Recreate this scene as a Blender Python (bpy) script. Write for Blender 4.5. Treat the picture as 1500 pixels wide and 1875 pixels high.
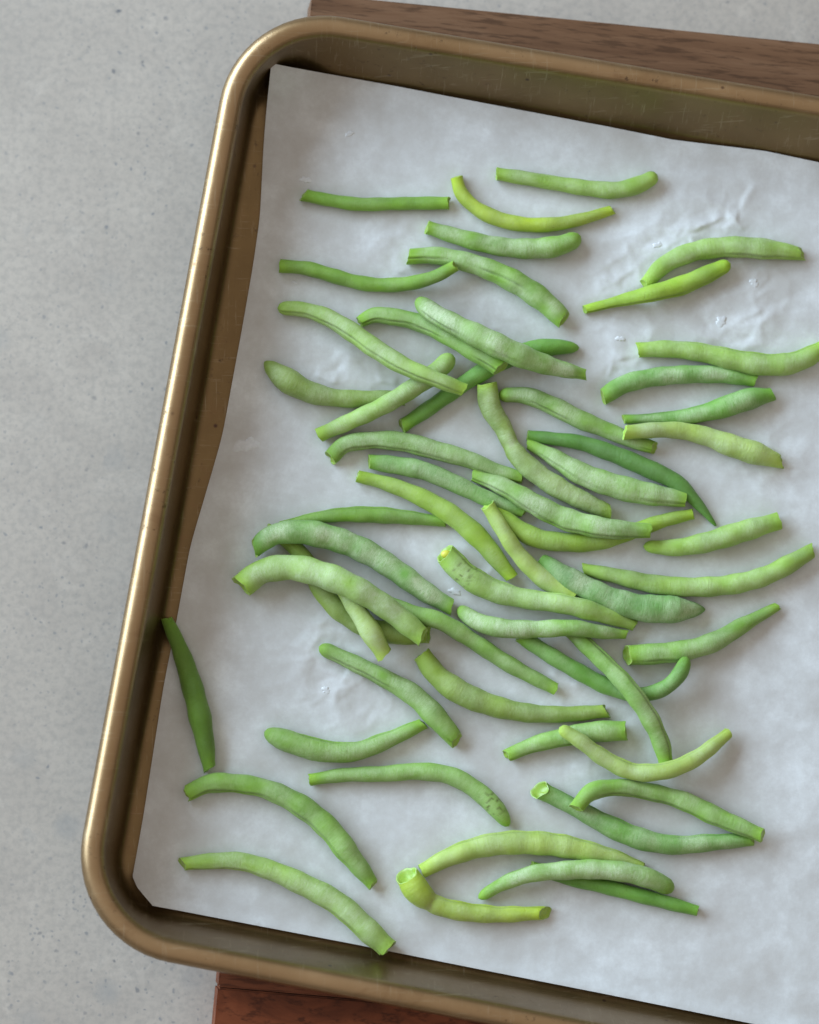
import bpy, bmesh, math, random
import numpy as np
from mathutils import Vector, Matrix

# ------------------------------------------------------------------ camera, light, exposure
scene = bpy.context.scene
C = scene.collection
for o in list(bpy.data.objects):
    bpy.data.objects.remove(o, do_unlink=True)

CAM = Vector((-0.045844, -0.101104, 1.05))
cam_data = bpy.data.cameras.new('camera')
cam = bpy.data.objects.new('camera', cam_data)
C.objects.link(cam)
cam.location = CAM
_f = (-CAM).normalized()
_r = _f.cross(Vector((0, 1, 0))).normalized()
_u = _r.cross(_f)
cam.rotation_euler = Matrix((_r, _u, -_f)).transposed().to_euler()
cam_data.sensor_fit = 'VERTICAL'
cam_data.sensor_height = 36.0
cam_data.sensor_width = 28.8
cam_data.lens = 107.83
cam_data.clip_start = 0.01
cam_data.clip_end = 50
cam_data.dof.use_dof = True
cam_data.dof.focus_distance = CAM.length - 0.008
cam_data.dof.aperture_fstop = 5.6
scene.camera = cam

world = bpy.data.worlds.new('World')
scene.world = world
world.use_nodes = True
bg = world.node_tree.nodes['Background']
_wt = world.node_tree                                   # soft bounce of the room: a pale ceiling over darker walls
_tc = _wt.nodes.new('ShaderNodeTexCoord'); _sx = _wt.nodes.new('ShaderNodeSeparateXYZ'); _cr = _wt.nodes.new('ShaderNodeValToRGB')
_wt.links.new(_tc.outputs['Generated'], _sx.inputs[0]); _wt.links.new(_sx.outputs['Z'], _cr.inputs['Fac'])
_cr.color_ramp.elements[0].position = 0.0; _cr.color_ramp.elements[0].color = (0.17, 0.145, 0.12, 1)
_cr.color_ramp.elements[1].position = 0.8; _cr.color_ramp.elements[1].color = (1.0, 0.925, 0.84, 1)
_wt.links.new(_cr.outputs['Color'], bg.inputs['Color'])
bg.inputs['Strength'].default_value = 0.52

def area_light(name, loc, target, sx, sy, power, col):
    d = bpy.data.lights.new(name, 'AREA')
    d.shape = 'RECTANGLE'; d.size = sx; d.size_y = sy; d.energy = power; d.color = col
    o = bpy.data.objects.new(name, d); C.objects.link(o)
    o.location = loc
    o.rotation_euler = (Vector(target) - Vector(loc)).to_track_quat('-Z', 'Y').to_euler()
    return o
# one big window, to the left of and beyond the tray
area_light('window_light', (-1.80, 1.08, 0.92), (0.1, -0.06, 0.52), 2.5, 1.4, 140, (0.63, 0.825, 1.0))

vs = scene.view_settings
vs.view_transform = 'Standard'; vs.look = 'None'; vs.exposure = 0.0; vs.gamma = 1.0
vs.use_curve_mapping = False

# ------------------------------------------------------------------ helpers
rng = random.Random(7)
def mm(*a): return tuple(v * 0.001 for v in a)

def link(name, mesh, mat=None, parent=None):
    o = bpy.data.objects.new(name, mesh)
    C.objects.link(o)
    if mat is not None: o.data.materials.append(mat)
    if parent is not None: o.parent = parent
    return o
def tag(o, label, cat, group=None):
    o['label'] = label; o['category'] = cat
    if group: o['group'] = group
    return o
def empty(name, loc=(0, 0, 0), rz=0.0):
    e = bpy.data.objects.new(name, None); C.objects.link(e)
    e.location = loc; e.rotation_euler = (0, 0, rz); e.empty_display_size = 0.01
    return e
def mesh_np(name, verts, faces, smooth=True):
    me = bpy.data.meshes.new(name)
    me.from_pydata([tuple(v) for v in verts], [], faces)
    if smooth: me.polygons.foreach_set('use_smooth', [True] * len(me.polygons))
    me.update()
    return me

def _hash(ix, iy, seed):
    h = np.sin(ix * 127.1 + iy * 311.7 + seed * 74.7) * 43758.5453
    return h - np.floor(h)
def vnoise(x, y, seed=0):
    x = np.asarray(x, float); y = np.asarray(y, float)
    ix = np.floor(x); iy = np.floor(y); fx = x - ix; fy = y - iy
    fx = fx * fx * fx * (fx * (fx * 6 - 15) + 10); fy = fy * fy * fy * (fy * (fy * 6 - 15) + 10)
    a = _hash(ix, iy, seed); b = _hash(ix + 1, iy, seed); c = _hash(ix, iy + 1, seed); d = _hash(ix + 1, iy + 1, seed)
    return (a * (1 - fx) + b * fx) * (1 - fy) + (c * (1 - fx) + d * fx) * fy
def fbm(x, y, seed=0, octv=3):
    t = 0; amp = 0.5; s = 0
    for k in range(octv):
        t = t + amp * vnoise(x * 2 ** k, y * 2 ** k, seed + k * 13); s += amp; amp *= 0.5
    return t / s

class NT:
    def __init__(self, name):
        self.m = bpy.data.materials.new(name); self.m.use_nodes = True
        self.t = self.m.node_tree; self.b = self.t.nodes['Principled BSDF']
    def n(self, kind, **kw):
        nd = self.t.nodes.new('ShaderNode' + kind)
        for k, v in kw.items():
            if k in nd.inputs.keys(): nd.inputs[k].default_value = v
            else: setattr(nd, k, v)
        return nd
    def l(self, a, b): self.t.links.new(a, b)
    def obj(self, scale=(1, 1, 1), loc=(0, 0, 0), rot=(0, 0, 0)):
        tc = self.n('TexCoord'); mp = self.n('Mapping')
        mp.inputs['Scale'].default_value = scale; mp.inputs['Location'].default_value = loc; mp.inputs['Rotation'].default_value = rot
        self.l(tc.outputs['Object'], mp.inputs['Vector']); return mp.outputs['Vector']
    def noise(self, vec, scale, detail=3.0, rough=0.55, dist=0.0):
        nd = self.n('TexNoise'); nd.inputs['Scale'].default_value = scale; nd.inputs['Detail'].default_value = detail
        nd.inputs['Roughness'].default_value = rough; nd.inputs['Distortion'].default_value = dist
        if vec is not None: self.l(vec, nd.inputs['Vector'])
        return nd.outputs['Fac']
    def ramp(self, fac, stops, interp='LINEAR'):
        r = self.n('ValToRGB'); cr = r.color_ramp; cr.interpolation = interp
        while len(cr.elements) > 1: cr.elements.remove(cr.elements[0])
        for i, (p, c) in enumerate(stops):
            e = cr.elements[0] if i == 0 else cr.elements.new(p)
            e.position = p
            e.color = (c, c, c, 1) if isinstance(c, (int, float)) else tuple(c) + (1,)
        self.l(fac, r.inputs['Fac']); return r.outputs['Color']
    def mix(self, fac, a, b, mode='MIX'):
        m = self.n('Mix', data_type='RGBA', blend_type=mode)
        for idx, v in ((0, fac), (6, a), (7, b)):
            if hasattr(v, 'is_output'): self.l(v, m.inputs[idx])
            elif idx == 0: m.inputs[0].default_value = v
            else: m.inputs[idx].default_value = tuple(v) + (1,)
        return m.outputs[2]
    def math(self, op, a, b=0.0):
        m = self.n('Math', operation=op)
        for i, v in enumerate((a, b)):
            if hasattr(v, 'is_output'): self.l(v, m.inputs[i])
            else: m.inputs[i].default_value = v
        return m.outputs[0]
    def bump(self, h, dist, strength=1.0):
        b = self.n('Bump'); b.inputs['Distance'].default_value = dist; b.inputs['Strength'].default_value = strength
        self.l(h, b.inputs['Height']); self.l(b.outputs['Normal'], self.b.inputs['Normal'])
    def col(self, c): self.l(c, self.b.inputs['Base Color']) if hasattr(c, 'is_output') else setattr(self.b.inputs['Base Color'], 'default_value', tuple(c) + (1,))
    def set(self, **kw):
        for k, v in kw.items():
            s = self.b.inputs[k.replace('_', ' ')]
            if hasattr(v, 'is_output'): self.l(v, s)
            else: s.default_value = v

# ------------------------------------------------------------------ materials
def mat_concrete():
    t = NT('pale_concrete')
    v = t.obj()
    big = t.noise(v, 7, 4, 0.6)
    mid = t.noise(v, 38, 4, 0.65)
    fine = t.noise(v, 420, 3, 0.6)
    c = t.ramp(big, [(0.32, (0.428, 0.374, 0.324)), (0.68, (0.492, 0.433, 0.376))])
    c = t.mix(t.ramp(mid, [(0.42, 0.0), (0.70, 0.8)]), c, (0.400, 0.350, 0.306))
    c = t.mix(t.ramp(t.noise(t.obj(loc=(3, 1, 0)), 55, 5, 0.7, 0.5), [(0.55, 0.0), (0.75, 0.7)]), c, (0.545, 0.482, 0.420))
    c = t.mix(t.ramp(fine, [(0.34, 0.36), (0.58, 0.0)]), c, (0.27, 0.25, 0.23))
    # pits and dark grains of several sizes, clustered by a slow noise
    wob = t.n('VectorMath', operation='MULTIPLY_ADD')
    nz = t.n('TexNoise'); nz.inputs['Scale'].default_value = 330; t.l(v, nz.inputs['Vector'])
    t.l(nz.outputs['Color'], wob.inputs[0]); wob.inputs[1].default_value = (0.0022, 0.0022, 0.0022); t.l(v, wob.inputs[2])
    for sc, thr, keep, dark, strg in ((120, 0.10, 0.52, (0.13, 0.135, 0.15), 0.85), (230, 0.15, 0.45, (0.20, 0.205, 0.215), 0.75), (430, 0.22, 0.40, (0.22, 0.22, 0.225), 0.65), (70, 0.34, 0.72, (0.29, 0.285, 0.28), 0.5)):
        vo = t.n('TexVoronoi'); vo.inputs['Scale'].default_value = sc; t.l(wob.outputs[0], vo.inputs['Vector'])
        spot = t.ramp(vo.outputs['Distance'], [(thr * 0.55, 1.0), (thr * 1.25, 0.0)])
        sel = t.n('SeparateColor'); t.l(vo.outputs['Color'], sel.inputs[0])
        pick = t.ramp(sel.outputs[0], [(keep, 0.0), (min(keep + 0.12, 1), 1.0)])
        grp = t.ramp(t.noise(t.obj(loc=(sc * .01, 0, 0)), 16, 2), [(0.40, 0.15), (0.62, 1.0)])
        f = t.math('MULTIPLY', t.math('MULTIPLY', spot, pick), t.math('MULTIPLY', grp, strg))
        c = t.mix(f, c, dark)
    t.col(c)
    t.set(Roughness=0.62, Specular_IOR_Level=0.35)
    t.bump(fine, 0.0001, 0.4)
    return t.m

def mat_pan(name):
    t = NT(name)
    v = t.obj()
    n1 = t.noise(v, 26, 4, 0.6)
    n2 = t.noise(v, 900, 2, 0.6)
    hz = t.n('SeparateXYZ'); t.l(v, hz.inputs[0])
    up_ = t.ramp(t.math('MULTIPLY', hz.outputs['Z'], 40.0), [(0.84, 0.0), (0.965, 1.0)])       # brighter reflection on the rim top, painted into the base colour
    c = t.mix(up_, t.ramp(n1, [(0.3, (0.175, 0.106, 0.040)), (0.7, (0.24, 0.15, 0.060))]), t.ramp(n1, [(0.3, (0.315, 0.195, 0.092)), (0.7, (0.41, 0.265, 0.138))]))
    # baked-on brown film in drifting patches and small burnt specks
    film = t.ramp(t.noise(v, 60, 5, 0.7, 0.6), [(0.55, 0.0), (0.72, 0.5)])
    c = t.mix(film, c, (0.22, 0.115, 0.05))
    vo = t.n('TexVoronoi'); vo.inputs['Scale'].default_value = 150; t.l(v, vo.inputs['Vector'])
    sel = t.n('SeparateColor'); t.l(vo.outputs['Color'], sel.inputs[0])
    sp = t.math('MULTIPLY', t.ramp(vo.outputs['Distance'], [(0.06, 1.0), (0.14, 0.0)]), t.ramp(sel.outputs[0], [(0.86, 0.0), (0.9, 0.9)]))
    c = t.mix(sp, c, (0.07, 0.03, 0.02))
    t.col(c)
    # fine scuffs in two directions and cloudy wear break up the gloss
    sc1 = t.noise(t.obj(scale=(1, 14, 1), rot=(0, 0, 0.175)), 70, 3, 0.7)
    sc2 = t.noise(t.obj(scale=(14, 1, 1), rot=(0, 0, 0.175)), 70, 3, 0.7)
    wear = t.noise(v, 110, 5, 0.7)
    scuff = t.math('MAXIMUM', t.ramp(sc1, [(0.60, 0.0), (0.70, 0.6)]), t.ramp(sc2, [(0.60, 0.0), (0.70, 0.6)]))
    c = t.mix(t.math('MULTIPLY', scuff, 0.5), c, (0.50, 0.40, 0.27))
    t.col(c)
    rg = t.math('ADD', t.math('MULTIPLY', wear, 0.26), t.math('MULTIPLY', scuff, 0.12))
    grime = t.math('MULTIPLY', t.ramp(t.noise(v, 330, 5, 0.72), [(0.60, 0.0), (0.68, 0.75)]), t.ramp(t.noise(v, 32, 3, 0.6), [(0.44, 0.0), (0.58, 1.0)]))
    t.col(t.mix(grime, c, (0.10, 0.055, 0.028)))
    t.set(Metallic=0.86, Roughness=t.math('ADD', t.math('ADD', rg, 0.25), t.math('MULTIPLY', grime, 0.2)), Coat_Weight=0.3, Coat_Roughness=0.28)
    t.bump(t.math('ADD', t.math('MULTIPLY', n2, 0.4), t.math('MULTIPLY', wear, 0.6)), 0.00012, 0.35)
    return t.m

def mat_wood(name, c0, c1, c2, stretch, rot=0.0, offs=0.0):
    t = NT(name)
    v = t.obj(scale=stretch, loc=(offs, offs * 2.3, 0), rot=(0, 0, rot))
    n = t.noise(v, 95, 6, 0.6, 0.7)
    n2 = t.noise(v, 520, 3, 0.65, 0.2)
    c = t.ramp(n, [(0.3, c0), (0.5, c1), (0.68, c2)])
    c = t.mix(t.ramp(n2, [(0.38, 0.7), (0.50, 0.0)]), c, tuple(k * 0.55 for k in c0))
    t.col(c)
    t.set(Roughness=0.55, Specular_IOR_Level=0.22)
    t.bump(n2, 0.0002, 0.35)
    return t.m

def mat_paper():
    t = NT('parchment')
    v = t.obj()
    n1 = t.noise(v, 42, 7, 0.68, 0.0)
    n2 = t.noise(v, 130, 4, 0.65)
    n3 = t.noise(v, 700, 2, 0.6)
    c = t.ramp(n1, [(0.36, (0.56, 0.547, 0.535)), (0.50, (0.635, 0.637, 0.64)), (0.66, (0.77, 0.79, 0.81))])
    c = t.mix(t.ramp(n2, [(0.35, 0.30), (0.7, 0.0)]), c, (0.54, 0.53, 0.52))
    c = t.mix(t.ramp(n3, [(0.4, 0.12), (0.6, 0.0)]), c, (0.48, 0.47, 0.46))
    t.col(c)
    t.set(Roughness=t.ramp(n1, [(0.35, 0.55), (0.65, 0.42)]), Specular_IOR_Level=0.45)
    t.bump(t.math('ADD', t.math('MULTIPLY', n2, 0.7), t.math('MULTIPLY', n3, 0.12)), 0.0004, 0.35)
    return t.m

def mat_pod():
    t = NT('bean_skin')
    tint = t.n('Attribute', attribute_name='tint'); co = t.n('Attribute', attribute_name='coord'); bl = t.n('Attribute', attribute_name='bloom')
    mp = t.n('Mapping'); mp.inputs['Scale'].default_value = (1.0, 0.22, 0.22); t.l(co.outputs['Vector'], mp.inputs['Vector'])
    streak = t.noise(mp.outputs['Vector'], 2.3, 5, 0.7)           # fine streaks running round the pod
    blot = t.noise(co.outputs['Vector'], 0.22, 3, 0.6, 0.5)
    grain = t.noise(co.outputs['Vector'], 4.0, 4, 0.75)
    c = t.mix(t.ramp(blot, [(0.35, 0.0), (0.7, 0.55)]), tint.outputs['Color'], t.mix(1.0, tint.outputs['Color'], (0.72, 0.80, 0.62), 'MULTIPLY'))
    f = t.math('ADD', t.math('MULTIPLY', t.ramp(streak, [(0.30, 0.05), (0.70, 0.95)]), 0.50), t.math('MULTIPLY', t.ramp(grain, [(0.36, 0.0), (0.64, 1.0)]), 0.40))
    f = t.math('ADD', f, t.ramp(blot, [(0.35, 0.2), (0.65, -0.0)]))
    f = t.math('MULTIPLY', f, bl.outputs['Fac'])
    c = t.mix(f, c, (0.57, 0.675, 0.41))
    sp = t.ramp(t.noise(co.outputs['Vector'], 1.3, 2, 0.5), [(0.735, 0.0), (0.775, 0.6)])        # rare brown freckles
    c = t.mix(sp, c, (0.17, 0.14, 0.03))
    t.col(c)
    t.set(Roughness=0.46, Specular_IOR_Level=0.45, Subsurface_Weight=0.08, Subsurface_Scale=0.002)
    t.b.inputs['Subsurface Radius'].default_value = (0.6, 1.0, 0.3)
    t.set(Sheen_Weight=0.12, Sheen_Roughness=0.5)
    h = t.math('ADD', t.math('MULTIPLY', streak, 0.6), t.math('MULTIPLY', grain, 0.4))
    t.bump(h, 0.0006, 0.8)
    return t.m

def mat_flesh():
    t = NT('bean_flesh')
    at = t.n('Attribute', attribute_name='tint')
    g = t.noise(t.obj(), 1400, 3, 0.6)
    t.col(t.mix(t.ramp(g, [(0.35, 0.35), (0.65, 0.0)]), at.outputs['Color'], (0.20, 0.36, 0.05)))
    t.set(Roughness=0.38, Specular_IOR_Level=0.5, Subsurface_Weight=0.12, Subsurface_Scale=0.002)
    return t.m

def mat_plain(name, c, rough, **kw):
    t = NT(name)
    g = t.noise(t.obj(), 900, 3, 0.6)
    t.col(t.mix(t.ramp(g, [(0.3, 0.5), (0.7, 0.0)]), c, tuple(k * 0.75 for k in c)))
    t.set(Roughness=rough, **kw)
    return t.m

M_conc = mat_concrete(); M_pan = mat_pan('gold_pan'); M_rim = M_pan
M_paper = mat_paper(); M_pod = mat_pod(); M_flesh = mat_flesh()
M_seed = mat_plain('seed_yellow', (0.72, 0.70, 0.08), 0.4)
M_drop = mat_plain('moisture', (0.80, 0.81, 0.83), 0.2, Specular_IOR_Level=0.5, Transmission_Weight=0.12)

# ------------------------------------------------------------------ worktop
bm = bmesh.new()
for x, y in ((-1.1, -0.9), (1.1, -0.9), (1.1, 0.9), (-1.1, 0.9)): bm.verts.new((x, y, 0))
bm.faces.new(bm.verts)
me = bpy.data.meshes.new('worktop'); bm.to_mesh(me); bm.free()
worktop = link('worktop', me, M_conc); worktop.location.z = -0.0215
worktop['kind'] = 'structure'; worktop['label'] = 'pale grey concrete worktop with dark specks'

# ------------------------------------------------------------------ wooden board under the tray
board = empty('wooden_board', mm(-35.3, 182.4, -21.5), math.radians(-5.12))
tag(board, 'reddish brown planked wooden board under the gold baking tray', 'board')
wood_mats = [
    mat_wood('walnut_straight', (0.115, 0.054, 0.027), (0.165, 0.082, 0.042), (0.208, 0.110, 0.060), (0.16, 1.6, 1), 0.0, 0.1),
    mat_wood('walnut_mid', (0.07, 0.03, 0.018), (0.13, 0.06, 0.035), (0.19, 0.095, 0.06), (0.15, 1.3, 1), 0.0, 0.7),
    mat_wood('red_acacia', (0.085, 0.020, 0.007), (0.185, 0.047, 0.017), (0.26, 0.075, 0.030), (0.30, 0.7, 1), math.radians(42), 0.35),
    mat_wood('red_walnut', (0.10, 0.027, 0.011), (0.165, 0.047, 0.019), (0.21, 0.066, 0.030), (0.16, 1.4, 1), 0.0, 0.25)]
y0 = 0.0
for k, (wd, mi) in enumerate(((62, 0), (55, 1), (60, 3), (58, 1), (53, 0), (57.5, 3), (62, 2))):
    bm = bmesh.new()
    bmesh.ops.create_cube(bm, size=1.0)
    bmesh.ops.scale(bm, vec=(0.470, (wd - 0.25) * 0.001, 0.0205), verts=bm.verts)
    bmesh.ops.bevel(bm, geom=[e for e in bm.edges], offset=0.0006, segments=2, affect='EDGES')
    for v in bm.verts:                                  # softly rounded outer ends
        if abs(v.co.x) > 0.233 and v.co.z > 0.0090: v.co.x *= 0.9945
    me = bpy.data.meshes.new('plank'); bm.to_mesh(me); bm.free()
    p = link('plank', me, wood_mats[mi], board)
    p.location = (0.235, -(y0 + wd / 2) * 0.001, 0.01025 + (0.0001 if k % 2 else 0.0))
    y0 += wd

# ------------------------------------------------------------------ baking tray
def V2(x, y): return np.array((x, y), float)
def inter(l1, l2):
    (p, q), (r, s) = l1, l2
    d1 = q - p; d2 = s - r
    t = ((r[0] - p[0]) * d2[1] - (r[1] - p[1]) * d2[0]) / (d1[0] * d2[1] - d1[1] * d2[0])
    return p + d1 * t
def quad(L, T, R_, B): return [inter(L, T), inter(T, R_), inter(R_, B), inter(B, L)]     # TL TR BR BL
OL = (V2(-72.93, 97.88), V2(-99.18, -50.58)); OT = (V2(-10.26, 165.95), V2(140.15, 142.16)); OB = (V2(-64.93, -155.53), V2(-9.98, -166.30))
axis = np.array((math.cos(math.radians(-10.0)), math.sin(math.radians(-10.0))))
OR = (OL[0] + axis * 457, OL[1] + axis * 457)
FL = (V2(-61.25, 101.94), V2(-83.65, -30.85)); FT = (V2(9.54, 146.79), V2(66.86, 136.89)); FB = (V2(-46.34, -144.46), V2(-18.55, -149.9))
FR = (OR[0] - axis * 14, OR[1] - axis * 14)
def offset_line(l, cen, o):
    d = l[1] - l[0]; n = np.array((-d[1], d[0])) / np.hypot(*d)
    if (cen - l[0]) @ n < 0: n = -n
    return (l[0] + n * o, l[1] + n * o)
cen = V2(120, -20)
OUT = [OL, OT, OR, OB]
Q_floor = quad(FL, FT, FR, FB)
def q_out(o): return quad(*[offset_line(l, cen, o) for l in OUT])
def rounded(q, R, na=14, ns=16):
    pts = []
    for i in range(4):
        c = q[i]; a = q[i - 1] - c; b = q[(i + 1) % 4] - c
        a = a / np.hypot(*a); b = b / np.hypot(*b)
        half = math.acos(np.clip(a @ b, -1, 1)) / 2
        d = R / math.tan(half); bis = (a + b) / np.hypot(*(a + b)); ctr = c + bis * R / math.sin(half)
        p0 = c + a * d - ctr; p1 = c + b * d - ctr
        a0 = math.atan2(p0[1], p0[0]); da = (math.atan2(p1[1], p1[0]) - a0 + math.pi) % (2 * math.pi) - math.pi
        for k in range(na + 1): pts.append(ctr + R * np.array((math.cos(a0 + da * k / na), math.sin(a0 + da * k / na))))
        nx = q[(i + 1) % 4]; e = nx - c; e = e / np.hypot(*e)
        an = q[(i + 2) % 4] - nx; an = an / np.hypot(*an)
        h2 = math.acos(np.clip((-e) @ an, -1, 1)) / 2
        s0 = pts[-1]; s1 = nx - e * R / math.tan(h2)
        for k in range(1, ns): pts.append(s0 + (s1 - s0) * k / ns)
    return np.array(pts)
def loft_mesh(name, levels, cap0=False):
    verts = []; faces = []
    n = len(levels[0][0])
    for lp, z in levels:
        for p in lp: verts.append((p[0] * .001, p[1] * .001, z * .001))
    for k in range(len(levels) - 1):
        for i in range(n):
            j = (i + 1) % n
            faces.append((k * n + i, (k + 1) * n + i, (k + 1) * n + j, k * n + j))
    if cap0: faces.append(tuple(range(n)))
    return mesh_np(name, verts, faces)
def lerpq(a, b, t): return [p + (q - p) * t for p, q in zip(a, b)]
ZC, RR = 20.5, 4.0                                # centre height and radius of the rolled rim
Q_in = q_out(RR * (1 + math.cos(math.radians(20))))                       # top of the wall, where it meets the roll
ZT = ZC + RR * math.sin(math.radians(20))
lev = []
shr = lambda o: [c + (cen - c) / np.hypot(*(cen - c)) * o for c in Q_floor]
FR_ = 4.0                                         # fillet between floor and wall
lev.append((rounded(shr(30), 14), 0.0)); lev.append((rounded(shr(9), 17), 0.0))
for k in range(7):                                # fillet
    a = k / 6; u = (1 - a) ** 2; w = 2 * a * (1 - a); s = a * a
    inn = shr(FR_ * 1.35)
    top = lerpq(Q_floor, Q_in, 0.2)
    q = [i_ * u + f_ * w + t_ * s for i_, f_, t_ in zip(inn, Q_floor, top)]
    lev.append((rounded(q, 16 + 4.2 * a), s * 0.2 * ZT))
for t_ in (0.35, 0.5, 0.65, 0.8, 0.92): lev.append((rounded(lerpq(Q_floor, Q_in, t_), 18 + 11 * t_), t_ * ZT))
lev.append((rounded(Q_in, 36.5 - 0.93 * RR * 1.94), ZT))
for k in range(1, 5):
    a = math.radians(160 - 10 * k); o = RR - RR * math.cos(a)
    lev.append((rounded(q_out(o), 36.5 - o * 0.93), ZC + RR * math.sin(a)))
pan = empty('baking_tray', (0, 0, 0))
tag(pan, 'gold metal rimmed baking tray lined with white paper', 'baking tray')
fl_me = loft_mesh('pan_body', lev)
# floor sheet closing the middle
n0 = len(lev[0][0])
bm = bmesh.new(); bm.from_mesh(fl_me); bm.verts.ensure_lookup_table()
bm.faces.new([bm.verts[i] for i in range(n0)])
bmesh.ops.recalc_face_normals(bm, faces=bm.faces)
if max(bm.faces, key=lambda f_: f_.calc_area()).normal.z < 0: bmesh.ops.reverse_faces(bm, faces=bm.faces)
bm.to_mesh(fl_me); bm.free()
fl_me.polygons.foreach_set('use_smooth', [True] * len(fl_me.polygons))
body = link('tray_body', fl_me, M_pan, pan)
lev = []
for k in range(25):                               # roll: from the wall over the top, outside and under
    a = math.radians(124 - 232 * k / 24)
    o = RR - RR * math.cos(a)
    lev.append((rounded(q_out(o), 36.5 - o * 0.93), ZC + RR * math.sin(a) + 0.03))
rim = link('rolled_rim', loft_mesh('rolled_rim', lev), M_rim, pan)
bm = bmesh.new(); bm.from_mesh(rim.data); bmesh.ops.recalc_face_normals(bm, faces=bm.faces); bm.to_mesh(rim.data); bm.free()

# ------------------------------------------------------------------ parchment paper
P_left = np.array([[-48.2, 156.3], [-49.8, 140.4], [-50.7, 128.8], [-51.9, 101.9], [-54.3, 84.6], [-57.8, 63.6], [-64.5, 25.6], [-69.8, 6.7], [-75.2, -12.1], [-79.8, -38.4], [-83.9, -59.8], [-90.6, -105.2], [-93.9, -124.5], [-92.2, -128.2], [-87.0, -134.3]])
P_top = np.array([[-48.2, 156.3], [-9.6, 149.6], [28.6, 142.5], [66.8, 135.6], [91.7, 130.8], [110.8, 128.6], [124.3, 127.0], [143.4, 123.1], [345, 88.5]])
P_bot = np.array([[-87.0, -134.3], [-46.3, -142.1], [-18.6, -147.4], [27.8, -156.7], [65.0, -164.0], [117.5, -174.6], [305, -211.5]])
P_right = np.array([[345, 88.5], [305, -211.5]])
def resample(P, n, power=1.0):
    s = np.concatenate([[0], np.cumsum(np.hypot(*np.diff(P, axis=0).T))]); s /= s[-1]
    t = np.linspace(0, 1, n) ** power
    return np.c_[np.interp(t, s, P[:, 0]), np.interp(t, s, P[:, 1])]
_d = resample(P_left, 400); _k = np.exp(-(np.arange(-14, 15) / 7.0) ** 2); _k /= _k.sum()
_s = np.c_[np.convolve(np.pad(_d[:, 0], 14, mode='reflect', reflect_type='odd'), _k, 'valid'), np.convolve(np.pad(_d[:, 1], 14, mode='reflect', reflect_type='odd'), _k, 'valid')]
_w = np.clip((np.linspace(1, 0, 400) - 0.06) / 0.06, 0, 1)[:, None]
P_left = _s * _w + _d * (1 - _w)                      # a hand-torn edge bends softly
NU, NV = 620, 520
T_ = resample(P_top, NU, 1.15); B_ = resample(P_bot, NU, 1.15); L_ = resample(P_left, NV); R_ = resample(P_right, NV)
u = (np.linspace(0, 1, NU) ** 1.15)[None, :, None]; v = np.linspace(0, 1, NV)[:, None, None]
S = (1 - v) * T_[None] + v * B_[None] + (1 - u) * L_[:, None] + u * R_[:, None] - ((1 - u) * (1 - v) * T_[0] + u * (1 - v) * T_[-1] + (1 - u) * v * B_[0] + u * v * B_[-1])
X, Y = S[..., 0], S[..., 1]
Z = 0.35 + 0.65 * fbm(X / 34, Y / 34, 3, 2) + 0.20 * fbm(X / 9, Y / 9, 5, 3)
# crumpled zones: ridged noise inside soft patches
def patch(cx, cy, r): return np.exp(-(((X - cx) ** 2 + (Y - cy) ** 2) / r ** 2))
mask = sum(patch(*p) for p in ((100, 96, 20), (120, 76, 14), (76, 80, 15), (-22, 47, 13), (-20, -57, 18), (28, -20, 12), (74, 54, 12), (-5, 90, 12), (20, 60, 14), (-30, -45, 12), (110, 62, 14), (125, 20, 14), (60, -80, 14)))
def facets(x, y, seed):                             # flat-sided crumple: distance to scattered points
    ix = np.floor(x); iy = np.floor(y); best = np.full(x.shape, 9.0)
    for dx in (-1, 0, 1):
        for dy in (-1, 0, 1):
            px = ix + dx + _hash(ix + dx, iy + dy, seed); py = iy + dy + _hash(ix + dx, iy + dy, seed + 5)
            best = np.minimum(best, np.hypot(x - px, y - py))
    return best
wx = X + 5 * fbm(X / 9, Y / 9, 91, 2); wy = Y + 5 * fbm(X / 9, Y / 9, 95, 2)
Z += np.clip(mask, 0, 1) * (1.25 * facets(wx / 11.0, wy / 8.0, 21) + 0.22 * facets(wx / 4.2, wy / 4.2, 33)) + 0.24 * facets(wx / 17, wy / 12, 51)
def crease(x0, y0, x1, y1, h, w):                   # a fold: steep on one flank, gentle on the other, fading at its ends
    d = np.array((x1 - x0, y1 - y0)); L2 = d @ d; ln = math.sqrt(L2)
    px_ = X + 1.6 * (fbm(X / 4, Y / 4, 61, 2) - 0.5); py_ = Y + 1.6 * (fbm(X / 4, Y / 4, 67, 2) - 0.5)
    t = ((px_ - x0) * d[0] + (py_ - y0) * d[1]) / L2
    sd = (-(px_ - x0) * d[1] + (py_ - y0) * d[0]) / ln
    prof = np.where(sd > 0, np.clip(1 - sd / (w * 7.0), 0, 1) ** 1.5, np.clip(1 + sd / (w * 1.5), 0, 1))
    return 0.62 * h * prof * smoothstep0(t) * (0.55 + 0.9 * vnoise(t * ln / 3.0, t * 0 + x0, 9))
def smoothstep0(t):
    a = np.clip(t / 0.25, 0, 1); b = np.clip((1 - t) / 0.25, 0, 1)
    return a * a * (3 - 2 * a) * b * b * (3 - 2 * b)
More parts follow.
